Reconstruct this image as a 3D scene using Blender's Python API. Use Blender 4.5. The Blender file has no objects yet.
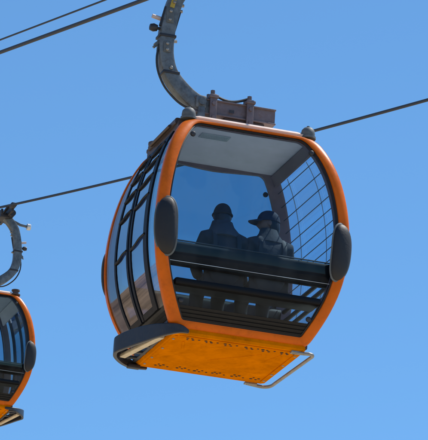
import bpy, bmesh, math, random
from mathutils import Vector, Matrix, Quaternion, noise
import numpy as np

random.seed(7)
sc = bpy.context.scene
COL = sc.collection
R = math.radians
PI = math.pi

# ------------------------------------------------------------------ helpers
class MB:
    """collects geometry for ONE mesh object"""
    def __init__(s):
        s.bm = bmesh.new()

    def ring_sweep(s, rings, closed_path=False, closed_ring=True, caps=True, mi=0):
        bm = s.bm
        vr = [[bm.verts.new(p) for p in r] for r in rings]
        n = len(vr); m = len(vr[0])
        for i in range(n if closed_path else n - 1):
            a, b = vr[i], vr[(i + 1) % n]
            for j in range(m if closed_ring else m - 1):
                k = (j + 1) % m
                try:
                    f = bm.faces.new((a[j], a[k], b[k], b[j])); f.material_index = mi
                except ValueError:
                    pass
        if caps and closed_ring and not closed_path:
            for r in (vr[0], vr[-1]):
                try:
                    f = bm.faces.new(r); f.material_index = mi
                except ValueError:
                    pass
        return s

    def box(s, lo, hi, bev=0.0, mi=0, mat=None):
        x0, y0, z0 = lo; x1, y1, z1 = hi
        t = bmesh.new()
        v = [t.verts.new(p) for p in ((x0,y0,z0),(x1,y0,z0),(x1,y1,z0),(x0,y1,z0),(x0,y0,z1),(x1,y0,z1),(x1,y1,z1),(x0,y1,z1))]
        for q in ((3,2,1,0),(4,5,6,7),(0,1,5,4),(1,2,6,5),(2,3,7,6),(3,0,4,7)):
            t.faces.new([v[i] for i in q])
        if bev > 0:
            bmesh.ops.bevel(t, geom=list(t.edges), offset=bev, segments=2, affect='EDGES', profile=0.5)
        s.merge(t, mat, mi); return s

    def merge(s, t, mat=None, mi=0):
        if mat is not None:
            bmesh.ops.transform(t, matrix=mat, verts=t.verts)
        mp = {v: s.bm.verts.new(v.co) for v in t.verts}
        for f in t.faces:
            try:
                g = s.bm.faces.new([mp[v] for v in f.verts]); g.material_index = mi
            except ValueError:
                pass
        t.free()

    def tube(s, pts, r, n=10, closed=False, mi=0, caps=True):
        """round tube along a polyline; r a number or one per point"""
        P = [Vector(p) for p in pts]; N = len(P)
        rr = r if isinstance(r, (list, tuple)) else [r] * N
        T = []
        for i in range(N):
            a = P[i - 1] if (i > 0 or closed) else P[i]
            b = P[(i + 1) % N] if (i < N - 1 or closed) else P[i]
            T.append((b - a).normalized())
        up = Vector((0, 0, 1)) if abs(T[0].z) < .9 else Vector((0, 1, 0))
        u = T[0].cross(up).normalized(); rings = []
        for i in range(N):
            u = (u - T[i] * u.dot(T[i])).normalized(); v = T[i].cross(u)
            rings.append([P[i] + (u * math.cos(2*PI*k/n) + v * math.sin(2*PI*k/n)) * rr[i] for k in range(n)])
        return s.ring_sweep(rings, closed_path=closed, caps=caps, mi=mi)

    def cyl(s, a, b, r, n=16, mi=0, r2=None):
        return s.tube([a, b], [r, r if r2 is None else r2], n=n, mi=mi)

    def lathe(s, prof, origin=(0,0,0), axis=(0,0,1), n=20, mi=0):
        q = Vector((0,0,1)).rotation_difference(Vector(axis).normalized()).to_matrix()
        o = Vector(origin); rings = []
        for r, z in prof:
            rings.append([o + q @ Vector((r*math.cos(2*PI*k/n), r*math.sin(2*PI*k/n), z)) for k in range(n)])
        return s.ring_sweep(rings, mi=mi)

    def box_sweep(s, pts, hw, ht, side=(0,1,0), bev=.25, mi=0):
        """rounded rectangular section along a polyline; side = fixed direction of one half-width"""
        P = [Vector(p) for p in pts]; N = len(P); sd = Vector(side); rings = []
        hws = hw if isinstance(hw, (list, tuple)) else [hw]*N
        hts = ht if isinstance(ht, (list, tuple)) else [ht]*N
        for i in range(N):
            t = (P[min(i+1, N-1)] - P[max(i-1, 0)]).normalized()
            u = (sd - t*sd.dot(t)).normalized(); v = t.cross(u)
            a, b = hws[i], hts[i]; c = bev*min(a, b)
            ring = []
            for su, sv in ((1,1),(-1,1),(-1,-1),(1,-1)):
                if su*sv > 0: q = ((su*a, sv*(b-c)), (su*(a-.3*c), sv*(b-.3*c)), (su*(a-c), sv*b))
                else:         q = ((su*(a-c), sv*b), (su*(a-.3*c), sv*(b-.3*c)), (su*a, sv*(b-c)))
                ring += [P[i] + u*x + v*y for x, y in q]
            rings.append(ring)
        return s.ring_sweep(rings, mi=mi)

    def build(s, name, mats, parent=None, smooth=True, ang=38):
        bm = s.bm
        bmesh.ops.recalc_face_normals(bm, faces=bm.faces)
        me = bpy.data.meshes.new(name)
        bm.to_mesh(me); bm.free()
        for m in (mats if isinstance(mats, (list, tuple)) else [mats]):
            me.materials.append(m)
        if smooth:
            me.shade_smooth(); me.set_sharp_from_angle(angle=R(ang))
        o = bpy.data.objects.new(name, me); COL.objects.link(o)
        if parent is not None: o.parent = parent
        return o

def tag(o, label=None, cat=None, group=None, kind=None):
    if label: o['label'] = label
    if cat: o['category'] = cat
    if group: o['group'] = group
    if kind: o['kind'] = kind
    return o

def empty(name, loc=(0,0,0), rz=0):
    o = bpy.data.objects.new(name, None); COL.objects.link(o)
    o.location = loc; o.rotation_euler = (0, 0, rz); o.empty_display_size = .2
    return o

# ------------------------------------------------------------------ materials
def nm(name):
    m = bpy.data.materials.new(name); m.use_nodes = True
    nt = m.node_tree; nt.nodes.clear()
    out = nt.nodes.new('ShaderNodeOutputMaterial')
    return m, nt, out

def surface(name, base, rough=.5, metal=0.0, var=.15, scale=6, dirt=None, dirt_amt=.4, bump=.0, bscale=40, coat=0.0, spec=.5, rvar=.15, stretch=(1,1,1)):
    """paint / metal / rubber with uneven colour, dirt blotches and small bumps"""
    m, nt, out = nm(name); N = nt.nodes.new; L = nt.links.new
    p = N('ShaderNodeBsdfPrincipled'); L(p.outputs[0], out.inputs[0])
    tc = N('ShaderNodeTexCoord'); mp = N('ShaderNodeMapping'); mp.inputs['Scale'].default_value = stretch
    L(tc.outputs['Object'], mp.inputs[0])
    n1 = N('ShaderNodeTexNoise'); n1.inputs['Scale'].default_value = scale; n1.inputs['Detail'].default_value = 8; n1.inputs['Roughness'].default_value = .65
    L(mp.outputs[0], n1.inputs['Vector'])
    r1 = N('ShaderNodeValToRGB')
    b = Vector(base)
    r1.color_ramp.elements[0].position = .3; r1.color_ramp.elements[1].position = .7
    r1.color_ramp.elements[0].color = (*(b*(1-var)), 1); r1.color_ramp.elements[1].color = (*[min(1, c) for c in b*(1+var)], 1)
    L(n1.outputs['Fac'], r1.inputs[0]); colour = r1.outputs[0]
    if dirt is not None:
        n2 = N('ShaderNodeTexNoise'); n2.inputs['Scale'].default_value = scale*2.3; n2.inputs['Detail'].default_value = 10; n2.inputs['Roughness'].default_value = .75
        L(mp.outputs[0], n2.inputs['Vector'])
        r2 = N('ShaderNodeValToRGB'); r2.color_ramp.elements[0].position = .5; r2.color_ramp.elements[1].position = .75
        r2.color_ramp.elements[0].color = (0,0,0,1); r2.color_ramp.elements[1].color = (dirt_amt,)*3 + (1,)
        L(n2.outputs['Fac'], r2.inputs[0])
        mx = N('ShaderNodeMix'); mx.data_type = 'RGBA'; mx.inputs['B'].default_value = (*dirt, 1)
        L(r2.outputs[0], mx.inputs['Factor']); L(colour, mx.inputs['A']); colour = mx.outputs['Result']
    L(colour, p.inputs['Base Color'])
    p.inputs['Metallic'].default_value = metal
    p.inputs['Specular IOR Level'].default_value = spec
    p.inputs['Coat Weight'].default_value = coat; p.inputs['Coat Roughness'].default_value = .08
    mr = N('ShaderNodeMapRange'); mr.inputs['To Min'].default_value = max(.02, rough-rvar); mr.inputs['To Max'].default_value = min(1, rough+rvar)
    L(n1.outputs['Fac'], mr.inputs['Value']); L(mr.outputs[0], p.inputs['Roughness'])
    if bump > 0:
        n3 = N('ShaderNodeTexNoise'); n3.inputs['Scale'].default_value = bscale; n3.inputs['Detail'].default_value = 6
        L(mp.outputs[0], n3.inputs['Vector'])
        bp = N('ShaderNodeBump'); bp.inputs['Strength'].default_value = bump; bp.inputs['Distance'].default_value = .01
        L(n3.outputs['Fac'], bp.inputs['Height']); L(bp.outputs[0], p.inputs['Normal'])
    return m

def glass(name, tint, rough=.015, ior=1.5, boost=1.0, haze=.0):
    """one tinted sheet: what passes is coloured, the rest mirrors by Fresnel, plus a thin pale film for dust and painted soft reflections"""
    m, nt, out = nm(name); N = nt.nodes.new; L = nt.links.new
    tr = N('ShaderNodeBsdfTransparent'); tr.inputs[0].default_value = (*tint, 1)
    gl = N('ShaderNodeBsdfGlossy'); gl.inputs['Roughness'].default_value = rough
    fr = N('ShaderNodeFresnel'); fr.inputs['IOR'].default_value = ior
    mu = N('ShaderNodeMath'); mu.operation = 'MULTIPLY'; mu.inputs[1].default_value = boost; mu.use_clamp = True
    L(fr.outputs[0], mu.inputs[0])
    ge = N('ShaderNodeNewGeometry'); mi_ = N('ShaderNodeMix'); mi_.inputs['A'].default_value = ior; mi_.inputs['B'].default_value = 1/ior
    L(ge.outputs['Backfacing'], mi_.inputs['Factor']); L(mi_.outputs['Result'], fr.inputs['IOR'])
    # slight waviness of bent polycarbonate
    tc = N('ShaderNodeTexCoord'); nz = N('ShaderNodeTexNoise'); nz.inputs['Scale'].default_value = 2.2; nz.inputs['Detail'].default_value = 2
    bp = N('ShaderNodeBump'); bp.inputs['Strength'].default_value = .10; bp.inputs['Distance'].default_value = .01
    L(tc.outputs['Object'], nz.inputs['Vector']); L(nz.outputs['Fac'], bp.inputs['Height']); L(bp.outputs[0], gl.inputs['Normal'])
    mx = N('ShaderNodeMixShader'); L(mu.outputs[0], mx.inputs[0]); L(tr.outputs[0], mx.inputs[1]); L(gl.outputs[0], mx.inputs[2])
    last = mx
    if haze > 0:
        df = N('ShaderNodeBsdfDiffuse'); df.inputs[0].default_value = (.5, .5, .5, 1)
        n2 = N('ShaderNodeTexNoise'); n2.inputs['Scale'].default_value = 5; n2.inputs['Detail'].default_value = 9; n2.inputs['Roughness'].default_value = .7
        mp = N('ShaderNodeMapping'); mp.inputs['Scale'].default_value = (1, 1, .45); L(tc.outputs['Object'], mp.inputs[0]); L(mp.outputs[0], n2.inputs['Vector'])
        mr = N('ShaderNodeMapRange'); mr.inputs['From Min'].default_value = .4; mr.inputs['From Max'].default_value = .8; mr.inputs['To Max'].default_value = haze
        L(n2.outputs['Fac'], mr.inputs['Value'])
        m2 = N('ShaderNodeMixShader'); L(mr.outputs[0], m2.inputs[0]); L(mx.outputs[0], m2.inputs[1]); L(df.outputs[0], m2.inputs[2]); last = m2
    L(last.outputs[0], out.inputs[0])
    return m

M = {}
M['orange']  = surface('orange_paint', (.66,.128,.002), .34, var=.13, scale=5, dirt=(.32,.065,.003), dirt_amt=.55, coat=.14, spec=.15, bump=.04, bscale=60)
M['pan']     = surface('orange_floor_paint', (.64,.180,.0005), .7, spec=.0, var=.20, scale=4.5, dirt=(.26,.07,.002), dirt_amt=.45, bump=.2, bscale=25)
M['hole']    = surface('dark_hole', (.02,.012,.006), .9)
M['trim']    = surface('plum_inner_trim', (.17,.105,.115), .55, var=.2, bump=.05)
M['rail']    = surface('brown_side_rail', (.07,.045,.035), .5, var=.25, dirt=(.15,.10,.07), dirt_amt=.4)
M['ceiling'] = surface('grey_ceiling_lining', (.78,.69,.79), .7, var=.08, scale=3, dirt=(.45,.45,.45), dirt_amt=.35)
M['roof']    = surface('roof_glare_tint', (.82,.64,.53), .35, var=.1)  # pale pink puts the sunlit gloss of the orange top bar into the colour
M['rubber']  = surface('black_rubber', (.011,.012,.015), .6, var=.25, scale=8, dirt=(.03,.03,.03), dirt_amt=.3, bump=.12, bscale=50)
M['seal']    = surface('window_seal_rubber', (.012,.012,.014), .55)
M['black']   = surface('black_moulding', (.006,.006,.007), .45, var=.3, spec=.3, dirt=(.03,.027,.024), dirt_amt=.3)
M['leather'] = surface('black_upholstery', (.004,.004,.005), .5, spec=.22, var=.3, scale=5, bump=.04, bscale=12)
M['floor']   = surface('dark_floor_mat', (.012,.012,.012), .8, bump=.2, bscale=60)
M['step']    = surface('dark_blue_grey_step', (.020,.023,.030), .42, var=.3, scale=7, dirt=(.07,.06,.05), dirt_amt=.4, bump=.1)
M['cream']   = surface('cream_plank', (.62,.52,.36), .6, var=.2, scale=9, dirt=(.25,.18,.10), dirt_amt=.6)
M['galv']    = surface('galvanised_steel', (.125,.145,.155), .5, metal=.35, var=.45, scale=11, dirt=(.07,.045,.035), dirt_amt=.8, bump=.10, bscale=45)
M['beam']    = surface('grey_beam_steel', (.15,.12,.125), .5, metal=.25, var=.25, scale=8, dirt=(.13,.06,.035), dirt_amt=.7, bump=.12, bscale=45)
M['steel']   = surface('bare_steel_tube', (.30,.28,.25), .42, metal=.6, var=.2, scale=14, dirt=(.14,.09,.05), dirt_amt=.6)
M['bright']  = surface('bright_zinc', (.66,.66,.64), .35, metal=.5, var=.15, scale=20)
M['dark']    = surface('dark_steel', (.035,.035,.04), .5, metal=.3, var=.3, scale=15)
M['knob']    = surface('grey_rubber_buffer', (.10,.115,.12), .6, var=.2, scale=12)
M['hose']    = surface('black_hose', (.02,.025,.03), .5)
M['yellow']  = surface('yellow_tag', (.42,.30,.04), .6)
M['pink']    = surface('pale_pin', (.5,.42,.40), .5)
M['bar']     = surface('black_window_bar', (.006,.007,.010), .5, spec=.2)
M['wire']    = surface('window_guard_wire', (.05,.06,.08), .45)
M['post']    = surface('window_post', (.40,.46,.54), .5)
M['vent']    = surface('pale_grey_vent', (.42,.43,.47), .6, var=.1)
M['rope']    = surface('steel_wire_rope', (.035,.038,.042), .55, metal=.4, var=.3, scale=30)
def rope_lay(m):
    nt = m.node_tree; p = [n for n in nt.nodes if n.type == 'BSDF_PRINCIPLED'][0]
    tc = nt.nodes.new('ShaderNodeTexCoord'); mp = nt.nodes.new('ShaderNodeMapping'); mp.inputs['Scale'].default_value = (9, 9, 14)
    wv = nt.nodes.new('ShaderNodeTexWave'); wv.inputs['Scale'].default_value = 1.1; wv.bands_direction = 'DIAGONAL'
    bp = nt.nodes.new('ShaderNodeBump'); bp.inputs['Strength'].default_value = .8; bp.inputs['Distance'].default_value = .01
    nt.links.new(tc.outputs['Object'], mp.inputs[0]); nt.links.new(mp.outputs[0], wv.inputs[0]); nt.links.new(wv.outputs['Fac'], bp.inputs['Height']); nt.links.new(bp.outputs[0], p.inputs['Normal'])
rope_lay(M['rope'])
M['wf']      = glass('front_pane_glass', (.76,.87,.95), haze=.032, boost=.26)  # haze here also paints soft pale reflections into the pane
M['wr']      = glass('rear_pane_tinted_glass', (.60,.71,.74), haze=.04, boost=.5)
M['ws']      = glass('side_pane_clear_glass', (.95,.985,1.0), haze=.012)
M['wd']      = glass('door_pane_glass', (.34,.45,.58), boost=2.6, haze=.03)
M['skin']    = surface('skin', (.17,.09,.065), .55, var=.06)
M['hair']    = surface('dark_hair', (.012,.010,.010), .5, bump=.3, bscale=80, stretch=(1,1,.15))
M['jacket']  = surface('slate_jacket_cloth', (.022,.025,.032), .9, var=.2, bump=.3, bscale=30)
M['jacket2'] = surface('grey_shirt_cloth', (.026,.030,.038), .9, var=.15, bump=.3, bscale=30)
M['scarf']   = surface('blue_grey_scarf', (.04,.047,.062), .9, var=.25, bump=.3, bscale=40)
M['trousers']= surface('black_trouser_cloth', (.015,.016,.020), .9, var=.2)
M['cap']     = surface('navy_cap_cloth', (.014,.02,.04), .85, var=.2)
M['beanie']  = surface('charcoal_beanie_knit', (.012,.013,.017), .95, bump=.5, bscale=90)
M['shoe']    = surface('dark_shoe', (.03,.025,.02), .6)
M['strap']   = surface('dark_bag_strap', (.02,.02,.022), .7)

# ------------------------------------------------------------------ cabin profile
H = 2.05
ZS = np.array([0,.3,.6,.9,1.2,1.5,1.8,2.05])
WS = np.array([.6486,.8059,.9015,.9326,.9254,.8705,.7770,.6231])
PC = np.polyfit(ZS, WS, 5)
KB = .892
def w(z): return float(np.polyval(PC, z))
def b(z): return KB*w(z)
WM = w(.9); BM = b(.9)

def lerp(a, c, t): return a + (c-a)*t
def zs(a, c, n): return [lerp(a, c, i/(n-1)) for i in range(n)]

W_P, W_T, W_B = .108, .040, .080                     # band widths: posts, top bar, bottom bar
def hoop_outline(hx, zb, zt, d0, d1):
    """closed outline in (x,z), corners rounded; hx(z) the half width, d0/d1 how far the rounding reaches"""
    pts = []
    def bez(p0, c, p1, n=9):
        for i in range(1, n):
            t = i/n; pts.append(p0*(1-t)**2 + c*2*t*(1-t) + p1*t*t)
    zl = zs(zb+d0, zt-d1, 30)
    L = [Vector((-hx(z), z)) for z in zl]; Rr = [Vector((hx(z), z)) for z in zl]
    TL, TR, BL, BR = Vector((-hx(zt),zt)), Vector((hx(zt),zt)), Vector((-hx(zb),zb)), Vector((hx(zb),zb))
    pts += L
    q0 = Vector((-hx(zt)+d1, zt)); q1 = Vector((hx(zt)-d1, zt))
    bez(L[-1], TL, q0)
    for i in range(9): pts.append(q0.lerp(q1, i/8))
    bez(q1, TR, Rr[-1])
    pts += list(reversed(Rr))
    q0 = Vector((hx(zb)-d0, zb)); q1 = Vector((-hx(zb)+d0, zb))
    bez(Rr[0], BR, q0)
    for i in range(9): pts.append(q0.lerp(q1, i/8))
    bez(q1, BL, L[0])
    return pts
def slope(z): return (w(z+.01)-w(z-.01))/.02
HP = hoop_outline(w, 0, H, .070, .10)
HI = hoop_outline(lambda z: w(z) - W_P*math.sqrt(1+slope(z)**2), W_B, H-W_T, .022, .055)

def hoop_rings(sy, prof):
    """prof(wd) -> list of (u inward in the face, v inward in depth)"""
    rings = []
    for O, I in zip(HP, HI):
        wd = (I-O).length; nin = (I-O)/wd; ring = []
        for u, v in prof(wd):
            p = O + nin*u; ring.append(Vector((p.x, sy*(b(p.y) - v), p.y)))
        rings.append(ring)
    return rings
def frame_mesh(sy):
    mb = MB()
    def prof(wd):
        D = .075
        return [(.003,.040),(.006,.022),(.014,.010),(.028,.002),(wd*.5,-.003),(wd-.014,.001),(wd-.004,.006),(wd,.016),(wd,D),(.004,D)]
    mb.ring_sweep(hoop_rings(sy, prof), closed_path=True)
    return mb
def trim_mesh(sy):
    ex = .012 if sy < 0 else .045
    mb = MB()
    mb.ring_sweep(hoop_rings(sy, lambda wd: [(.020,.0775),(wd+ex,.0775),(wd+ex+.004,.085),(wd+ex+.004,.118),(.020,.118)]), closed_path=True)
    return mb
def seal_mesh(sy):
    mb = MB()
    mb.ring_sweep(hoop_rings(sy, lambda wd: [(wd-.002,.022),(wd+.014,.022),(wd+.017,.028),(wd+.017,.05),(wd-.002,.05)]), closed_path=True)
    return mb

def wall_sheet(axis, sgn, a0, a1, z0, z1, off, thick=.008, nz=26, na=10):
    """curved sheet on a cabin wall. axis 'y': front/rear wall (sgn of y), a = x as a share of w; axis 'x': side wall, a = y as share of b"""
    rings = []
    for z in zs(z0, z1, nz):
        outer = []; inner = []
        for k in range(na):
            s = lerp(a0, a1, k/(na-1))
            for lst, o in ((outer, off), (inner, off+thick)):
                if axis == 'y': lst.append(Vector((s*w(z), sgn*(b(z)-o), z)))
                else:           lst.append(Vector((sgn*(w(z)-o), s*b(z), z)))
        rings.append(outer + inner[::-1])
    return MB().ring_sweep(rings)

def wall_pt(sgn, s, z, off): return Vector((sgn*(w(z)-off), s*b(z), z))

def strip_on_side(mb, sgn, s, z0, z1, half, off, thick, n=24):
    """vertical strip following the side wall"""
    rings = []
    for z in zs(z0, z1, n):
        y = s*b(z)
        rings.append([Vector((sgn*(w(z)-off), y-half, z)), Vector((sgn*(w(z)-off), y+half, z)),
                      Vector((sgn*(w(z)-off-thick), y+half, z)), Vector((sgn*(w(z)-off-thick), y-half, z))])
    mb.ring_sweep(rings)

def bolt(mb, p, axis, r=.022, h=.018):
    mb.lathe([(.0005,h),(r*.55,h),(r*.9,h*.75),(r,h*.35),(r,0)], p, axis, n=12)

# ------------------------------------------------------------------ one gondola with its parts
def make_gondola(label):
    g = empty('gondola_cabin')
    tag(g, label, 'gondola', 'gondola cabins hanging from the ropes')
    # --- frames
    for sy in (-1, 1):
        f = frame_mesh(sy).build('end_frame', M['orange'], g)
        trim_mesh(sy).build('inner_trim', M['trim'], f)
        seal_mesh(sy).build('window_seal', M['seal'], f)
        studs = []
        for sx in (-1, 1):
            for z, wd in ((.24, .145), (1.86, .15)):
                bm_ = MB(); studs.append(bm_); bolt(bm_, (sx*(w(z)-wd-.02), sy*(b(z)-.028), z), (0, sy, 0), r=.026, h=.022)
        gw = wall_sheet('y', sy, -.88, .88, .203, 2.020, .034, na=14).build('end_window', M['wf' if sy < 0 else 'wr'], g)
        jt = MB(); rings = []
        for s_ in zs(-.86, .86, 12):
            z = .575; rings.append([Vector((s_*w(z), sy*(b(z)-.033), z-.0025)), Vector((s_*w(z), sy*(b(z)-.030), z)), Vector((s_*w(z), sy*(b(z)-.033), z+.0025))])
        jt.ring_sweep(rings); jt.build('pane_joint', M['post'], gw)
        for bm_ in studs: bm_.build('glass_stud', M['dark'], gw)
        # black grooved lower panel
        lp = MB()
        hx = lambda z: (w(z)-.103)
        edges = [.074,.108,.112,.140,.144,.172,.176,.205]
        offs  = [.028,.024,.036,.024,.036,.024,.036,.028]
        rings = []
        for z, o in zip(edges, offs):
            yo = sy*(b(z)-o); yi = sy*(b(z)-.075)
            rings.append([Vector((-hx(z), yo, z)), Vector((hx(z), yo, z)), Vector((hx(z), yi, z)), Vector((-hx(z), yi, z))])
        lp.ring_sweep(rings); lp.build('lower_panel', M['black'], g, smooth=False)
        # backrest bar across the window and the bench under it
        rings = []
        for k in range(15):
            s = lerp(-.865, .865, k/14)
            prof = []
            for q in range(16):
                a = 2*PI*q/16
                zz = (.672 if sy < 0 else .650) + (.112 if sy < 0 else .100)*math.copysign(abs(math.sin(a))**.55, math.sin(a))
                yy = .128 + .040*math.copysign(abs(math.cos(a))**.7, math.cos(a))
                prof.append(Vector((s*w(zz), sy*(b(zz)-yy), zz)))
            rings.append(prof)
        bk = MB().ring_sweep(rings).build('bench_backrest', M['leather'], g)
        zp = .792 if sy < 0 else .757; pp = MB(); pp.tube([(s*.9*w(zp), sy*(b(zp)-.115), zp) for s in zs(-.94, .94, 12)], .007, n=8)
        pp.build('piping', M['dark'], bk)
        bs = MB()
        bs.box((-.70, -.76 if sy < 0 else .50, .365), (.70, -.50 if sy < 0 else .76, .43), bev=.02)
        seat = bs.build('bench_seat', M['leather'], g)
    # --- floor pan, orange, with drain holes and pressed folds
    fp = MB()
    def rect(x, y, z, c): # octagon outline
        return [Vector(p) for p in ((-x+c,-y,z),(x-c,-y,z),(x,-y+c,z),(x,y-c,z),(x-c,y,z),(-x+c,y,z),(-x,y-c,z),(-x,-y+c,z))]
    fp.ring_sweep([rect(.640,.574,.012,.03), rect(.640,.578,-.020,.03), rect(.622,.566,-.042,.03), rect(.60,.545,-.046,.03), rect(.592,.537,-.040,.03)])
    # pressed ridges under the pan
    for pts in ([(-.47,-.36),(-.40,-.12)], [(-.08,.10),(.30,-.30)], [(.47,-.36),(.40,-.12)]):
        (x0,y0),(x1,y1) = pts
        fp.box_sweep([(x0,y0,-.0395),(x1,y1,-.0395)], .0045, .012, side=(0,0,1), bev=.9)
    # holes: small dark discs in groups of three or four along both long edges
    def disc(x, y, r):
        vs = [fp.bm.verts.new((x+r*math.cos(2*PI*k/12), y+r*math.sin(2*PI*k/12), -.0425)) for k in range(12)]
        f = fp.bm.faces.new(vs); f.material_index = 1
    for yb, sgn in ((-.46, 1), (.47, -1)):
        for k in range(6):
            x = -.46 + k*.184 + random.uniform(-.016,.016); yb_ = yb + random.uniform(-.012,.012)
            for dx, dy, r in ((0,0,.018),(.046,.0,.014),(.016,.044*sgn,.014),(.066,.034*sgn,.015)):
                disc(x+dx+random.uniform(-.004,.004), yb_+dy+random.uniform(-.005,.005), r*random.uniform(.72,.95))
            disc(x+.115, yb+.004*sgn, .011)
    for sx in (-1, 1):                                   # folded flanges along the two short edges
        fp.box((sx*.585-.018,-.50,-.0485),(sx*.585+.018,.50,-.0405), bev=.003)
    fp.box((-.55,-.528,-.0475),(.55,-.500,-.0405), bev=.003)
    fp.build('floor_pan', [M['pan'], M['hole']], g, ang=25)
    for x, y in ((-.585,-.42),(-.585,-.10),(-.585,.22),(-.585,.44),(.585,-.42),(.585,-.10),(.585,.22),(.585,.44)):
        q = MB(); bolt(q, (x, y, -.048), (0,0,-1), r=.013, h=.009); q.build('floor_bolt', M['steel'], g)
    fm = MB(); fm.box((-.60,-.49,.016),(.60,.49,.03)); fm.build('floor_mat', M['floor'], g)
    # --- roof and ceiling
    ce = MB(); ce.box((-.575,-.47,1.998),(.575,.47,2.02)); cp_ = ce.build('ceiling_panel', M['ceiling'], g)
    vt = MB()
    vt.box((-.40,-.36,1.988),(-.12,-.24,1.9975), bev=.003)
    for k in range(5): vt.box((-.38,-.345+k*.021,1.984),(-.14,-.335+k*.021,1.989))
    vt.build('air_vent', M['vent'], cp_)
    rf = MB()
    rf.ring_sweep([rect(.600,.520,2.030,.05), rect(.606,.540,2.070,.06), rect(.56,.50,2.100,.08), rect(.42,.36,2.135,.10), rect(.18,.16,2.150,.06)])
    rf.build('roof', M['roof'], g)
    for sx in (-1, 1):
        # side rail between the hoops at the roof, and door/side sill
        sr = MB()
        sr.box_sweep([(sx*(w(2.0)-.035), y, 2.0) for y in zs(-.475, .475, 9)], .05, .045, side=(0,0,1), bev=.5)
        sr.build('side_rail', M['rail'], g); sr = MB()
        sr.box_sweep([(sx*(w(.06)-.045), y, .06) for y in zs(-.50, .50, 9)], .055, .035, side=(0,0,1), bev=.4)
        sr.build('door_sill', M['rail'], g)
        hp = wall_sheet('x', sx, -.80, .80, 1.80 if sx < 0 else 1.90, 1.985, .085, thick=.02, nz=6)
        hp.build('header_lining', M['ceiling'] if sx < 0 else M['trim'], g)
        lp = MB()
        rings = []
        for z, o in zip([.10,.13,.134,.165,.169,.218], [.028,.020,.040,.020,.040,.028]):
            rings.append([Vector((sx*(w(z)-o), -.80*b(z), z)), Vector((sx*(w(z)-o), .80*b(z), z)), Vector((sx*(w(z)-.075), .80*b(z), z)), Vector((sx*(w(z)-.075), -.80*b(z), z))])
        lp.ring_sweep(rings); lp.build('side_sill_panel', M['black'], g, smooth=False)
    # --- door side (-x): two leaves, fixed panes at the ends
    for s0, s1 in ((-.905, -.615), (.575, .905)):
        wall_sheet('x', -1, s0, s1, .20, 1.93, .012, na=5).build('side_pane', M['ws'], g)
    for (s0, s1, hl) in ((-.60, .012, .028), (.060, .56, .022)):
        d = MB()
        strip_on_side(d, -1, s0+.03, .20, 1.95, .050 if s0 < -.3 else .022, .002, .020)
        strip_on_side(d, -1, s1-.03, .20, 1.95, .022, .002, .020)
        for z0, z1 in ((.20,.25), (1.88,1.95)):
            rings = []
            for z in zs(z0, z1, 4):
                rings.append([wall_pt(-1, s0+.05, z, .006), wall_pt(-1, s1-.05, z, .006), wall_pt(-1, s1-.05, z, .020), wall_pt(-1, s0+.05, z, .020)])
            d.ring_sweep(rings)
        door = d.build('door', M['bar'], g)
        wall_sheet('x', -1, s0+.03, s1-.03, .23, 1.90, .010, na=6).build('door_glass', M['wd'], door)
        for zc in (.875, 1.275, 1.48, 1.66, 1.82):
            cb = MB(); pts = []; n = 11
            for k in range(n):
                t = k/(n-1); s = lerp(s0+.04, s1-.04, t)
                bow = math.sin(PI*t)
                z = zc + .016*math.tanh(6*(.5-t))
                pts.append(Vector((-(w(z)+-.002+.003*bow), s*b(z), z)))
            cb.tube(pts, .0105, n=8); cb.build('crossbar', M['bar'], door)
    # --- window side (+x): one fixed pane with guard wires and three rails
    sw = wall_sheet('x', 1, -.86, .86, .20, 1.93, .034, na=10).build('side_window', M['ws'], g)
    for k in range(9):
        z = .91 + k*.118
        q = MB(); q.tube([wall_pt(1, s, z, .075) for s in zs(-.82, .82, 8)], .0045, n=6); q.build('guard_wire', M['wire'], sw)
    for s in (-.42, .40):
        q = MB(); strip_on_side(q, 1, s, .22, 1.91, .005, .060, .004); q.build('window_post', M['post'], sw)
    for z in (.48, .60, .72):
        q = MB(); q.tube([wall_pt(1, s, z, .10) for s in zs(-.80, .80, 8)], .021, n=10); q.build('grab_rail', M['black'], g)
    # --- corner bumpers, roof buffers
    for sx in (-1, 1):
        for sy in (-1, 1):
            N_ = Vector((sx*.22, sy*.97, 0)).normalized(); T_ = Vector((-N_.y, N_.x, 0)); rings = []
            for i in range(25):
                s = -math.cos(PI*i/24)
                if abs(s) > .999: s *= .9985
                hw = .100*(1-abs(s)**3.0)**.5; th = .058*(1-abs(s)**5)**.5
                z = .875 + .272*s
                c = Vector((sx*(w(z)-.090), sy*(b(z)-.004), z)); ring = []
                for q in range(16):
                    a = 2*PI*q/16
                    ca, sa = math.cos(a), math.sin(a)
                    u = hw*math.copysign(abs(ca)**.75, ca); v = th*math.copysign(abs(sa)**.75, sa)
                    ring.append(c + T_*u + N_*(v if v > 0 else v*.5))
                rings.append(ring)
            cb_ = MB().ring_sweep(rings).build('corner_bumper', M['rubber'], g)
            rings = []
            for i in range(25):
                s = -math.cos(PI*i/24)
                if abs(s) > .999: s *= .9985
                hw = .111*(1-abs(s)**3.0)**.5; th = .012*(1-abs(s)**5)**.5
                z = .875 + .284*s; c = Vector((sx*(w(z)-.090), sy*(b(z)+.002), z))
                rings.append([c + T_*hw*math.cos(2*PI*q/20) + N_*th*math.sin(2*PI*q/20) for q in range(20)])
            MB().ring_sweep(rings).build('bumper_base', M['knob'], cb_)
            kb = MB()
            o = (sx*.585, sy*.50, 2.045)
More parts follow.
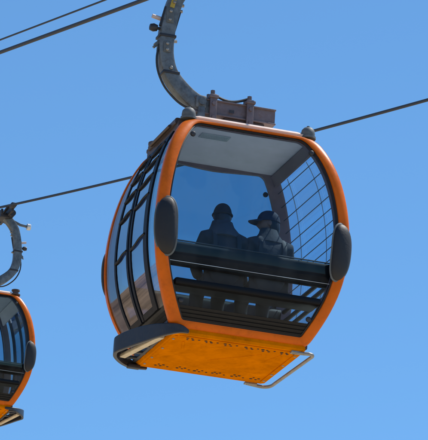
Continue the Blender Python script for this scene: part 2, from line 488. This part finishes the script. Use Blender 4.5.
            if sy < 0 or sx > 0:
                kb.lathe([(.075,0),(.075,.022),(.062,.026),(.066,.050),(.060,.085),(.040,.108),(.016,.114),(.014,.128),(.002,.130)], o)
                kb.build('roof_buffer', M['knob'], g)
            else:
                kb.lathe([(.085,0),(.085,.02),(.05,.024),(.05,.07),(.072,.075),(.072,.10),(.03,.112),(.002,.112)], o)
                kb.box((o[0]-.03, o[1]-.14, o[2]-.012), (o[0]+.06, o[1]+.03, o[2]+.035), bev=.008)
                kb.build('roof_buffer', M['rail'], g)
    # door drive housing on the roof edge of the door side
    dh = MB(); dh.box_sweep([(-.655, y, 2.045) for y in zs(-.43, .40, 6)], .030, .035, side=(0,0,1), bev=.6)
    dh.cyl((-.70, -.30, 2.03), (-.70, .28, 2.03), .016, n=10)
    dh.build('door_drive', M['rail'], g)
    # --- bowed step / ski guard on the door side
    path = [(-.52,-.640),(-.60,-.640),(-.70,-.52),(-.80,-.27),(-.885,-.02),(-.935,.13),(-.940,.20),(-.895,.33),(-.78,.49),(-.66,.575),(-.52,.585)]
    ztop = [-.02,.022,.050,.085,.095,.085,.075,.050,.015,-.01,-.02]
    zbot = [-.055,-.062,-.070,-.072,-.072,-.075,-.078,-.078,-.075,-.07,-.06]
    # smooth the path
    def resample(P, n):
        P = [np.array(p, float) for p in P]; out = []
        for i in range(n):
            t = i/(n-1)*(len(P)-1); k = min(int(t), len(P)-2); f = t-k
            p0, p1, p2, p3 = P[max(k-1,0)], P[k], P[k+1], P[min(k+2, len(P)-1)]
            out.append(.5*((2*p1)+(-p0+p2)*f+(2*p0-5*p1+4*p2-p3)*f*f+(-p0+3*p1-3*p2+p3)*f**3))
        return out
    cmb = resample([(p[0], p[1], a, c) for p, a, c in zip(path, ztop, zbot)], 44)
    rings = []
    for i, q in enumerate(cmb):
        a = cmb[max(i-1,0)]; c = cmb[min(i+1, len(cmb)-1)]
        t = Vector((c[0]-a[0], c[1]-a[1], 0)).normalized(); n_ = Vector((t.y, -t.x, 0))
        if n_.dot(Vector((-1, 0, 0)) if abs(q[1]) < .5 else Vector((0, -1 if q[1] < 0 else 1, 0))) < 0: n_ = -n_
        P = Vector((q[0], q[1], 0)); zt, zb = q[2], q[3]; hh = zt-zb
        k = .022
        rings.append([P + n_*.016 + Vector((0,0,zb)), P + n_*k + Vector((0,0,zb+.007)), P + n_*(k+.001) + Vector((0,0,zb+hh*.5)), P + n_*k + Vector((0,0,zt-.008)), P + n_*.014 + Vector((0,0,zt)),
                      P - n_*.026 + Vector((0,0,zt)), P - n_*.030 + Vector((0,0,zt-.012)), P - n_*.012 + Vector((0,0,zt-.020)), P - n_*.012 + Vector((0,0,zb+.004))])
    st = MB(); st.ring_sweep(rings); step = st.build('step_guard', M['step'], g)
    ks = MB()
    ks.box_sweep([(-.835,.33,-.045),(-.70,-.42,-.045)], .030, .016, side=(1,0,0), bev=.3)
    ks.build('plank', M['cream'], step)
    for y, x0 in ((.44,-.83), (.26,-.90), (.04,-.88), (-.20,-.80)):
        rb = MB(); rb.box_sweep([(x0+.03, y, -.012), (-.645, y-.02, -.014)], .022, .012, side=(0,1,0)); rb.build('step_bracket', M['dark'], step)
    rb = MB(); rb.box_sweep([(-.665, .52, -.006), (-.665, -.48, -.006)], .02, .016, side=(0,0,1))
    rb.build('step_beam', M['dark'], step)
    rb = MB(); rb.box((-.72,.515,-.080),(-.60,.580,-.045), bev=.008)
    rb.build('step_bracket', M['dark'], step)
    # --- bent steel tube on the window side
    tp = resample([(.52,-.55,-.055),(.61,-.57,-.058),(.675,-.585,-.06),(.715,-.54,-.06),(.715,-.40,-.06),(.705,0,-.06),(.695,.40,-.06),(.685,.54,-.06),(.63,.60,-.058),(.52,.59,-.055),(.46,.58,-.052)], 60)
    tb = MB(); tb.tube([tuple(p) for p in tp], .0165, n=10)
    tb.box((.50,-.575,-.062),(.60,-.52,-.042), bev=.004); tb.box((.44,.555,-.062),(.56,.605,-.042), bev=.004)
    tb.build('ski_rack_tube', M['steel'], g)
    # --- roof beam with two clamps
    be = MB()
    be.box((-.40,-.075,2.300),(.405,.075,2.315), bev=.003); be.box((-.40,-.075,2.440),(.405,.075,2.455), bev=.003)
    be.box((-.395,-.055,2.313),(.40,-.043,2.442)); be.box((-.395,.043,2.313),(.40,.055,2.442))
    be.box((.396,-.05,2.318),(.403,.05,2.438))
    beam = be.build('roof_beam', M['beam'], g)
    for cx in (-.225, .140):
        cl = MB()
        cl.box((cx-.035,-.105,2.10),(cx+.035,-.078,2.50), bev=.008); cl.box((cx-.035,.078,2.10),(cx+.035,.105,2.50), bev=.008)
        cl.box((cx-.045,-.12,2.458),(cx+.045,.12,2.488), bev=.006)
        cl.cyl((cx,-.06,2.48),(cx,-.06,2.545), .022, n=6); cl.cyl((cx,.06,2.48),(cx,.06,2.545), .022, n=6)
        cl.cyl((cx,-.125,2.40),(cx,-.10,2.40), .02, n=6); cl.cyl((cx,-.125,2.26),(cx,-.10,2.26), .02, n=6)
        cl.build('beam_clamp', M['beam'], beam)
    hs = MB(); hs.tube([(lerp(-.225,.14,t), -.02, 2.535-.055*math.sin(PI*t)) for t in zs(0,1,12)], .013, n=8); hs.build('cable_loop', M['hose'], beam)
    fd = MB(); fd.box((-.10,-.06,2.14),(.30,.06,2.297), bev=.01); fd.build('beam_mount', M['rail'], beam)
    pl = MB(); pl.box((-.06,-.0785,2.345),(-.012,-.0765,2.375)); pl.build('rating_plate', M['dark'], beam)
    # --- hanger arm
    A = [(-.20,2.385),(-.28,2.385),(-.417,2.437),(-.557,2.553),(-.647,2.671),(-.694,2.834),(-.697,3.015),(-.677,3.191),(-.630,3.390),(-.565,3.50),(-.475,3.60),(-.41,3.69)]
    ap = resample([(x, 0, z) for x, z in A], 40)
    hwid = [lerp(.085, .070, min(1, i/14)) for i in range(40)]
    ar = MB(); ar.box_sweep([tuple(p) for p in ap], .062, hwid, side=(0,1,0), bev=.22)
    arm = ar.build('hanger_arm', M['galv'], g)
    kn = MB()
    kn.box((-.395,-.09,2.345),(-.285,.09,2.475), bev=.02); kn.box((-.37,-.10,2.10),(-.30,.10,2.36), bev=.012)
    kn.cyl((-.335,-.115,2.405),(-.335,.115,2.405), .036, n=14)
    kn.build('arm_shoe', M['galv'], arm)
    z1 = MB(); z1.box((-.725,-.071,3.15),(-.650,-.062,3.30), bev=.004); z1.build('arm_plate', M['knob'], arm)
    z1 = MB(); z1.box((-.735,-.071,2.85),(-.665,-.062,2.96), bev=.004); z1.build('arm_plate', M['knob'], arm)
    for x, z in ((-.69,3.18),(-.685,3.265),(-.70,2.875),(-.70,2.935),(-.65,2.70),(-.655,3.36)): bl = MB(); bolt(bl, (x,-.0705,z), (0,-1,0), r=.017, h=.014); bl.build('arm_bolt', M['steel'], arm)
    for z, x in ((2.99,-.625),(3.30,-.588),(3.36,-.575)):
        bl = MB(); bl.cyl((x-.01,0,z),(x+.035,0,z+.008), .016, n=8); bl.build('arm_bolt', M['steel'], arm)
    yl = MB(); yl.box_sweep([(-.675,-.0655,3.305),(-.655,-.0655,3.40)], .022, .002, side=(1,0,0)); yl.build('arm_tag', M['yellow'], arm)
    for z, x in ((3.02,-.697),(2.66,-.642)):
        bd = MB(); bd.box((x-.082,-.070,z-.014),(x+.082,.070,z+.014), bev=.005); bd.build('arm_band', M['dark'], arm)
    bd = MB(); bd.box_sweep([(-.70,-.03,3.10),(-.655,-.03,3.30)], .012, .084, side=(0,1,0))
    bd.build('arm_bracket', M['dark'], arm)
    pn = MB(); pn.cyl((-.74,0,3.195),(-.845,0,3.215), .020, n=12); pn.build('release_pin', M['pink'], arm)
    kk = MB(); kk.cyl((-.75,0,3.095),(-.80,0,3.10), .014, n=10); kk.lathe([(.001,-.04),(.03,-.035),(.04,0),(.03,.035),(.001,.04)], (-.825,0,3.10), (1,0,0)); kk.build('release_knob', M['dark'], arm)
    lg = MB(); lg.box_sweep([(-.74,0,2.985),(-.80,0,2.925)], .02, .018, side=(0,1,0)); lg.cyl((-.765,0,2.96),(-.815,0,2.90), .013, n=8); lg.build('cable_lug', M['galv'], arm)
    hb = MB(); hb.tube([tuple(p) for p in resample([(-.765,-.03,2.93),(-.785,-.03,2.80),(-.765,-.03,2.66),(-.695,-.03,2.52),(-.585,-.03,2.41),(-.49,-.03,2.355),(-.40,-.03,2.335)], 26)], .011, n=8); hb.build('hanger_cable', M['hose'], arm)
    # --- grip on the rope
    gr = MB()
    gr.box((-.475,-.42,3.61),(-.43,.42,3.725), bev=.012); gr.box((-.475,-.56,3.655),(-.385,-.40,3.735), bev=.015); gr.box((-.475,.40,3.655),(-.385,.56,3.735), bev=.015); gr.box((-.35,-.16,3.62),(-.31,.16,3.73), bev=.012)
    gr.box((-.47,-.14,3.58),(-.31,.14,3.655), bev=.012)
    gr.cyl((-.50,-.24,3.65),(-.50,.24,3.65), .060, n=16)
    gr.box_sweep([(-.48,-.54,3.70),(-.45,-.24,3.765),(-.43,.24,3.765),(-.46,.54,3.70)], .03, .018, side=(1,0,0))
    grip = gr.build('rope_grip', M['dark'], arm)
    lv = MB(); lv.box_sweep([(-.55,-.02,3.60),(-.72,-.02,3.535),(-.86,-.02,3.52)], .022, .018, side=(0,1,0))
    lv.build('grip_lever', M['galv'], grip)
    ro = MB(); ro.lathe([(.002,-.035),(.05,-.035),(.058,-.025),(.058,.025),(.05,.035),(.002,.035)], (-.875,-.02,3.52), (1,0,0)); ro.build('lever_roller', M['bright'], grip)
    return g

def copy_tree(o, parent=None):
    c = o.copy(); COL.objects.link(c)
    if parent is not None: c.parent = parent
    for ch in list(o.children): copy_tree(ch, c)
    return c

Z0 = 12.707                               # height of the near cabin's floor above the ground
near = make_gondola('near orange gondola with two seated passengers and a large tinted end window')
near.location = (0, 0, Z0)
T2 = Vector((5.767, 32.269, 8.765 + Z0))
far = copy_tree(near)
far['label'] = 'farther, smaller empty orange gondola cut off by the left edge, hanging from the lower rope'
far.location = T2; far.rotation_euler = (0, 0, PI)

# ------------------------------------------------------------------ ropes
def cable(name, p0, s1, c2, t0, t1, r, label, cat='rope', group=None):
    mb = MB(); pts = []
    n = 140
    for i in range(n):
        t = lerp(t0, t1, i/(n-1)); pts.append((p0[0], p0[1]+t, p0[2]+s1*t+c2*t*t))
    mb.tube(pts, r, n=10)
    o = mb.build(name, M['rope']); tag(o, label, cat, group); return o
cable('haul_rope', (-.40, 0, Z0+3.663), .256, .0000, -40, 160, .021, 'thick dark steel rope at top left that carries the near gondola', 'rope', 'steel ropes of the cable car')
cable('haul_rope', (T2.x+.40, T2.y, T2.z+3.827), .2566, .000466, -70, 130, .021, 'dark steel rope passing behind the near gondola and carrying the far one', 'rope', 'steel ropes of the cable car')
cable('signal_cable', (1.6, 0, Z0+4.996), .255, .0000, -40, 160, .012, 'thinnest dark cable, just above the thick rope at top left', 'cable')

# ------------------------------------------------------------------ people (seated on the front bench, backs to the camera)
def skin(name, nodes, edges, mat, parent, voxel=.012, extra=None, sub=2):
    """continuous figure: joints with radii joined by edges, grown with Skin + Subdivision, then made one surface by Remesh"""
    keys = list(nodes); idx = {k: i for i, k in enumerate(keys)}
    me = bpy.data.meshes.new(name)
    me.from_pydata([nodes[k][0] for k in keys], [(idx[a], idx[c]) for a, c in edges], [])
    o = bpy.data.objects.new(name, me); COL.objects.link(o)
    o.modifiers.new('skin', 'SKIN').use_smooth_shade = True
    sv = me.skin_vertices[0].data
    for k in keys:
        r = nodes[k][1]; sv[idx[k]].radius = r if isinstance(r, tuple) else (r, r)
    sv[0].use_root = True
    o.modifiers.new('sub', 'SUBSURF').levels = sub
    o.modifiers['sub'].render_levels = sub
    dg = bpy.context.evaluated_depsgraph_get()
    ev = bpy.data.meshes.new_from_object(o.evaluated_get(dg))
    if extra is not None:
        bm = bmesh.new(); bm.from_mesh(ev)
        for e in extra:
            mp = {v: bm.verts.new(v.co) for v in e.verts}
            for f in e.faces:
                bm.faces.new([mp[v] for v in f.verts])
            e.free()
        bm.to_mesh(ev); bm.free()
    o.modifiers.clear(); o.data = ev
    if voxel:
        rm = o.modifiers.new('remesh', 'REMESH'); rm.mode = 'VOXEL'; rm.voxel_size = voxel; rm.use_smooth_shade = True
        sm = o.modifiers.new('smooth', 'SMOOTH'); sm.iterations = 2; sm.factor = .5
        dg = bpy.context.evaluated_depsgraph_get()
        ev2 = bpy.data.meshes.new_from_object(o.evaluated_get(dg))
        o.modifiers.clear(); o.data = ev2
    o.data.name = name
    o.data.materials.clear(); o.data.materials.append(mat)
    o.data.shade_smooth()
    if parent is not None: o.parent = parent
    return o

def head_mesh(c, yaw, tilt=0.0):
    """head with brow, nose, mouth, chin and ears; local -y is the face"""
    bm = bmesh.new()
    bmesh.ops.create_uvsphere(bm, u_segments=32, v_segments=24, radius=1.0)
    for v in bm.verts:
        x, y, z = v.co
        sx, sy, sz = .074, .094, .114
        k = 1.0
        if z < 0: k = 1 - .30*(-z)**1.5
        px, py, pz = x*sx*k, y*sy*(k if y > 0 else 1-.10*max(0,-z)), z*sz
        if y < 0:
            nose = math.exp(-((x/.16)**2 + ((z+.18)/.20)**2)); py -= .024*nose
            eye = math.exp(-(((abs(x)-.38)/.17)**2 + ((z-.02)/.11)**2)); py += .012*eye
            mouth = math.exp(-((x/.30)**2 + ((z+.52)/.05)**2)); py += .005*mouth
            lip = math.exp(-((x/.24)**2 + ((z+.46)/.05)**2)); py -= .005*lip
            chin = math.exp(-((x/.25)**2 + ((z+.85)/.14)**2)); py -= .012*chin
        v.co = (px, py, pz)
    for s in (-1, 1):
        e = bmesh.new(); bmesh.ops.create_uvsphere(e, u_segments=12, v_segments=10, radius=1)
        for v in e.verts: v.co = (v.co.x*.012 + s*.076, v.co.y*.020 + .012, v.co.z*.032 - .006)
        mp = {v: bm.verts.new(v.co) for v in e.verts}
        for f in e.faces: bm.faces.new([mp[v] for v in f.verts])
        e.free()
    m = Matrix.Translation(c) @ Matrix.Rotation(yaw, 4, 'Z') @ Matrix.Rotation(tilt, 4, 'X')
    bmesh.ops.transform(bm, matrix=m, verts=bm.verts)
    return bm, m

def person(x0, label, jacket, head_yaw, hat, lean=0.0):
    """faces +y (towards the middle of the cabin), hips on the bench"""
    g = empty('person', (x0, -.52, Z0+.43)); tag(g, label, 'person', None); g.scale = (1.0, .94, .94)
    P = {}
    P['pelvis'] = ((0,-.06,.10), (.14,.105)); P['waist'] = ((0,-.075,.26), (.125,.095)); P['chest'] = ((lean*.5,-.05,.42), (.150,.105)); P['collar'] = ((lean,-.02,.555), (.10,.075))
    P['neck'] = ((lean,.005,.635), .052); P['skull'] = ((lean,.04,.74), .060)
    E_ = [('pelvis','waist'),('waist','chest'),('chest','collar'),('collar','neck'),('neck','skull')]
    for s, n in ((-1,'l'),(1,'r')):
        P['sh'+n] = ((lean+s*.165,-.02,.52), .062); P['el'+n] = ((s*.235,.06,.27), .042); P['wr'+n] = ((s*.13,.27,.20), .028); P['pa'+n] = ((s*.105,.335,.185), (.036,.020))
        P['hip'+n] = ((s*.085,.0,.095), .088); P['kn'+n] = ((s*.105,.40,.09), .060); P['an'+n] = ((s*.10,.42,-.30), .042); P['toe'+n] = ((s*.11,.56,-.365), .036); P['heel'+n] = ((s*.10,.40,-.36), .038)
        E_ += [('collar','sh'+n),('sh'+n,'el'+n),('el'+n,'wr'+n),('wr'+n,'pa'+n),('pelvis','hip'+n),('hip'+n,'kn'+n),('kn'+n,'an'+n),('an'+n,'heel'+n),('heel'+n,'toe'+n)]
    extra = []
    hm, mtx = head_mesh(Vector((lean,.045,.775)), PI + head_yaw)
    extra.append(hm)
    for s in (-1, 1):       # five fingers on each hand, resting on the thigh
        for i, (dx, ln) in enumerate(((-.028,.060),(-.010,.074),(.008,.078),(.025,.068))):
            t = MB(); bx = s*.105 + dx
            t.tube([(bx,.345,.186),(bx*1.01,.345+ln*.5,.180),(bx*1.02,.345+ln*.85,.162),(bx*1.02,.345+ln,.148)], [.0095,.009,.0082,.006], n=8); extra.append(t.bm)
        t = MB(); t.tube([(s*.075,.30,.186),(s*.050,.335,.180),(s*.045,.365,.168)], [.011,.010,.007], n=8); extra.append(t.bm)
    body = skin('body', P, E_, M['skin'], g, voxel=.0085, extra=extra)
    for v in body.data.vertices:                          # keep the trunk well inside the clothes
        x, y, z = v.co
        if .02 < z < .60 and abs(x-lean) < .17 and y < .12:
            k = .72 if z < .54 else lerp(.72, 1, (z-.54)/.06)
            v.co = (lean+(x-lean)*k, -.045+(y+.045)*k, z)
    # clothing: same joints, a little larger
    def grow(keys, d, edges):
        q = {}
        for k in keys:
            c, r = P[k]; q[k] = (c, (r[0]+d, r[1]+d) if isinstance(r, tuple) else r+d)
        return q, [e for e in edges if e[0] in q and e[1] in q]
    q, e = grow(['pelvis','waist','chest','collar','neck','hipl','hipr','shl','shr','ell','elr','wrl','wrr'], .026, E_)
    skin('jacket', q, e, jacket, g, voxel=.012)
    q, e = grow(['pelvis','hipl','hipr','knl','knr','anl','anr'], .016, E_)
    skin('trousers', q, e, M['trousers'], g, voxel=.012)
    for n in 'lr':
        q, e = grow(['heel'+n,'toe'+n], .014, E_); skin('shoe', q, e, M['shoe'], g, voxel=.01)
    hc = mtx
    def on_head(mb): bmesh.ops.transform(mb.bm, matrix=hc, verts=mb.bm.verts); return mb
    def cap_shell(z0, k, flat=1.0, top=.112):
        rings = []
        for i in range(11):
            a = i/10*PI/2
            r = math.cos(a); z = z0 + (top-z0+.012)*math.sin(a)*flat
            rr = max(r**.8, .02)
            rings.append([Vector((.080*k*rr*math.cos(q*2*PI/28), .100*k*rr*math.sin(q*2*PI/28)+.004, z)) for q in range(28)])
        return rings
    # hair under the hat, down to the nape
    hr = MB(); rings = []
    for z, k, y in ((.05,1.03,.004),(.0,1.05,.010),(-.05,1.0,.018),(-.09,.82,.026),(-.115,.6,.034)):
        rings.append([Vector((.077*k*math.cos(q), .096*k*math.sin(q)+y, z)) for q in zs(-.25*PI*0+.02, PI-.02, 18)] + [Vector((.058*k*math.cos(q), .072*k*math.sin(q)+y, z)) for q in zs(PI-.02, .02, 18)])
    hr.ring_sweep(rings); on_head(hr).build('hair', M['hair'], g)
    if hat == 'beanie':
        bn = MB(); bn.ring_sweep(cap_shell(.012, 1.10, top=.125)); 
        bn.tube([(.087*math.cos(q*2*PI/28), .109*math.sin(q*2*PI/28)+.004, .018) for q in range(28)], .012, n=8, closed=True)
        on_head(bn).build('beanie', M['beanie'], g)
        # wide scarf wound round the neck down to the shoulders
        rings = []
        for z, rx, ry, y in ((.71,.070,.072,.03),(.725,.088,.092,.03),(.70,.096,.10,.025),(.66,.112,.108,.01),(.61,.142,.118,-.005),(.565,.178,.128,-.015),(.535,.200,.125,-.02),(.53,.175,.10,-.02)):
            rings.append([Vector((lean+rx*math.cos(a)+.006*math.sin(5*a+z*40), y+ry*math.sin(a)+.006*math.cos(4*a+z*30), z+.008*math.sin(3*a))) for a in [2*PI*q/30 for q in range(30)]])
        MB().ring_sweep(rings).build('scarf', M['scarf'], g)
    else:
        cp = MB(); cp.ring_sweep(cap_shell(.022, 1.09, top=.128)); on_head(cp); cap = cp.build('cap', M['cap'], g)
        vz = MB(); rings = []
        for i in range(9):
            a = lerp(-1.15, 1.15, i/8)
            x = math.sin(a); yy = -math.cos(a)
            p0 = Vector((.084*x, .106*yy+.004, .030)); p1 = Vector((.090*x*1.05, .106*yy-.085*math.cos(a*.95)+.004, .016-.012*abs(a)))
            rings.append([p0, p1, p1+Vector((0,0,.007)), p0+Vector((0,0,.009))])
        vz.ring_sweep(rings); on_head(vz); vz.build('visor', M['cap'], cap)
        rings = []
        for z, rx, ry, y in ((.70,.070,.070,.02),(.705,.080,.082,.02),(.66,.092,.094,.012),(.60,.128,.112,-.005),(.555,.165,.12,-.015),(.54,.15,.10,-.02)):
            rings.append([Vector((lean+rx*math.cos(a), y+ry*math.sin(a), z+.006*math.sin(2*a+1))) for a in [2*PI*q/28 for q in range(28)]])
        MB().ring_sweep(rings).build('collar', M['jacket2'], g)
    # bag strap over each shoulder
    for s in (-1, 1):
        sp = MB(); sp.box_sweep([tuple(p) for p in resample_pts([(lean+s*.10,.07,.47),(lean+s*.105,.03,.585),(lean+s*.11,-.06,.595),(lean+s*.115,-.145,.50),(s*.115,-.165,.38),(s*.11,-.160,.22)], 18)], .020, .005, side=(1,0,0))
        sp.build('strap', M['strap'], g)
    return g

def resample_pts(P, n):
    P = [np.array(p, float) for p in P]; out = []
    for i in range(n):
        t = i/(n-1)*(len(P)-1); k = min(int(t), len(P)-2); f = t-k
        p0, p1, p2, p3 = P[max(k-1,0)], P[k], P[k+1], P[min(k+2, len(P)-1)]
        out.append(.5*((2*p1)+(-p0+p2)*f+(2*p0-5*p1+4*p2-p3)*f*f+(-p0+3*p1-3*p2+p3)*f**3))
    return out

person(-.20, 'seated passenger in dark round beanie and wide grey scarf, left of the two', M['jacket'], R(-12), 'beanie', lean=.0)
person(.235, 'seated passenger in a peaked cap whose brim points left, right of the two', M['jacket2'], R(78), 'cap', lean=.01)

# ------------------------------------------------------------------ ground: one sheet to the horizon with dry hills
def height(x, y):
    r = math.hypot(x, y)
    az = math.degrees(math.atan2(x, y))
    h = 0.0
    if r > 60:
        k = min(1, (r-60)/240)
        k = k*k*(3-2*k)
        side = .55 + .45*math.cos(math.radians(az+55))          # higher towards the left and beyond
        n_ = noise.fractal(Vector((x*.004, y*.004, .3)), 1.0, 2.1, 6)
        h = k*(20 + 46*side*(.75+.55*n_)) 
        h += k*4*noise.fractal(Vector((x*.03, y*.03, 1.7)), 1.0, 2.0, 4)
        if r > 900: h *= max(.5, 1-(r-900)/6000)
    h += .12*noise.fractal(Vector((x*.2, y*.2, 4.0)), 1.0, 2.0, 3)
    return h
gm = MB(); rings = []
rad = [0.5]
while rad[-1] < 9000: rad.append(rad[-1]*1.085+.6)
NA = 150
for r in rad:
    rings.append([Vector((-10.98+r*math.cos(2*PI*k/NA), -34.3+r*math.sin(2*PI*k/NA), 0)) for k in range(NA)])
for rg in rings:
    for v in rg: v.z = height(v.x+10.98, v.y+34.3)
gm.ring_sweep(rings, caps=False)
gm.bm.faces.new(list(gm.bm.verts)[:NA])
mg, nt, out = nm('dry_hillside')
N = nt.nodes.new; L = nt.links.new
p = N('ShaderNodeBsdfPrincipled'); p.inputs['Roughness'].default_value = .95; p.inputs['Specular IOR Level'].default_value = .1; L(p.outputs[0], out.inputs[0])
tc = N('ShaderNodeTexCoord')
n1 = N('ShaderNodeTexNoise'); n1.inputs['Scale'].default_value = .03; n1.inputs['Detail'].default_value = 12; n1.inputs['Roughness'].default_value = .7; L(tc.outputs['Object'], n1.inputs['Vector'])
rp = N('ShaderNodeValToRGB'); e = rp.color_ramp.elements
e[0].position = .36; e[0].color = (.030,.026,.018,1); e[1].position = .62; e[1].color = (.34,.23,.15,1)
x_ = rp.color_ramp.elements.new(.47); x_.color = (.17,.115,.075,1)
L(n1.outputs['Fac'], rp.inputs[0])
n2 = N('ShaderNodeTexNoise'); n2.inputs['Scale'].default_value = .4; n2.inputs['Detail'].default_value = 8; L(tc.outputs['Object'], n2.inputs['Vector'])
r2 = N('ShaderNodeValToRGB'); r2.color_ramp.elements[0].color = (.44,.36,.25,1); r2.color_ramp.elements[1].color = (.58,.49,.36,1); L(n2.outputs['Fac'], r2.inputs[0])
ln = N('ShaderNodeVectorMath'); ln.operation = 'LENGTH'; L(tc.outputs['Object'], ln.inputs[0])
mr = N('ShaderNodeMapRange'); mr.inputs['From Min'].default_value = 85; mr.inputs['From Max'].default_value = 110; L(ln.outputs['Value'], mr.inputs['Value'])
mx = N('ShaderNodeMix'); mx.data_type = 'RGBA'; L(mr.outputs[0], mx.inputs['Factor']); L(r2.outputs[0], mx.inputs['A']); L(rp.outputs[0], mx.inputs['B']); L(mx.outputs['Result'], p.inputs['Base Color'])
ground = gm.build('ground', mg, ang=60); tag(ground, 'dry brown hillside ground', None, None, 'structure')

# ------------------------------------------------------------------ light
SUN_AZ, SUN_EL = R(78), R(60)
sd = Vector((math.sin(SUN_AZ)*math.cos(SUN_EL), math.cos(SUN_AZ)*math.cos(SUN_EL), math.sin(SUN_EL)))
sl = bpy.data.lights.new('sun', 'SUN'); sl.energy = 4.0; sl.angle = R(.53); sl.color = (1, .95, .87)
so = bpy.data.objects.new('sun', sl); COL.objects.link(so); so.rotation_euler = sd.to_track_quat('Z', 'Y').to_euler(); so.location = (20, 0, 60)
wd_ = bpy.data.worlds.new('World'); sc.world = wd_; wd_.use_nodes = True
nt = wd_.node_tree; nt.nodes.clear()
bg = nt.nodes.new('ShaderNodeBackground'); wo = nt.nodes.new('ShaderNodeOutputWorld'); sk = nt.nodes.new('ShaderNodeTexSky')
sk.sky_type = 'NISHITA'; sk.sun_disc = False; sk.sun_elevation = SUN_EL; sk.sun_rotation = SUN_AZ
sk.altitude = 1500; sk.air_density = 1.0; sk.dust_density = 0; sk.ozone_density = 10.0
wb = nt.nodes.new('ShaderNodeMix'); wb.data_type = 'RGBA'; wb.blend_type = 'MULTIPLY'; wb.inputs['Factor'].default_value = 1; wb.inputs['B'].default_value = (.90, 1.07, .985, 1)
nt.links.new(sk.outputs[0], wb.inputs['A']); nt.links.new(wb.outputs['Result'], bg.inputs[0]); nt.links.new(bg.outputs[0], wo.inputs[0])
bg.inputs[1].default_value = .133

# ------------------------------------------------------------------ camera
cam = bpy.data.cameras.new('camera'); co = bpy.data.objects.new('camera', cam); COL.objects.link(co)
a_, e_, r_ = 0.30630660115571245, 0.3318869689435489, 0.054102244662355505
fw = Vector((math.sin(a_)*math.cos(e_), math.cos(a_)*math.cos(e_), math.sin(e_)))
rt = Vector((math.cos(a_), -math.sin(a_), 0)); up = rt.cross(fw)
rt2 = rt*math.cos(r_) + up*math.sin(r_); up2 = up*math.cos(r_) - rt*math.sin(r_)
mw = Matrix((rt2, up2, -fw)).transposed().to_4x4()
mw.translation = Vector((-10.977, -34.306, -11.107 + Z0))
co.matrix_world = mw
cam.sensor_fit = 'VERTICAL'; cam.sensor_height = 24; cam.sensor_width = 36
cam.lens = 4090.84/440*24
cam.clip_start = .5; cam.clip_end = 20000
sc.camera = co

vs = sc.view_settings
vs.view_transform = 'Standard'; vs.look = 'None'; vs.exposure = .37; vs.gamma = 1; vs.use_curve_mapping = False
sc.render.engine = 'CYCLES'
cy = sc.cycles
cy.max_bounces = 14; cy.diffuse_bounces = 5; cy.glossy_bounces = 6; cy.transparent_max_bounces = 32; cy.transmission_bounces = 8
cy.use_denoising = True
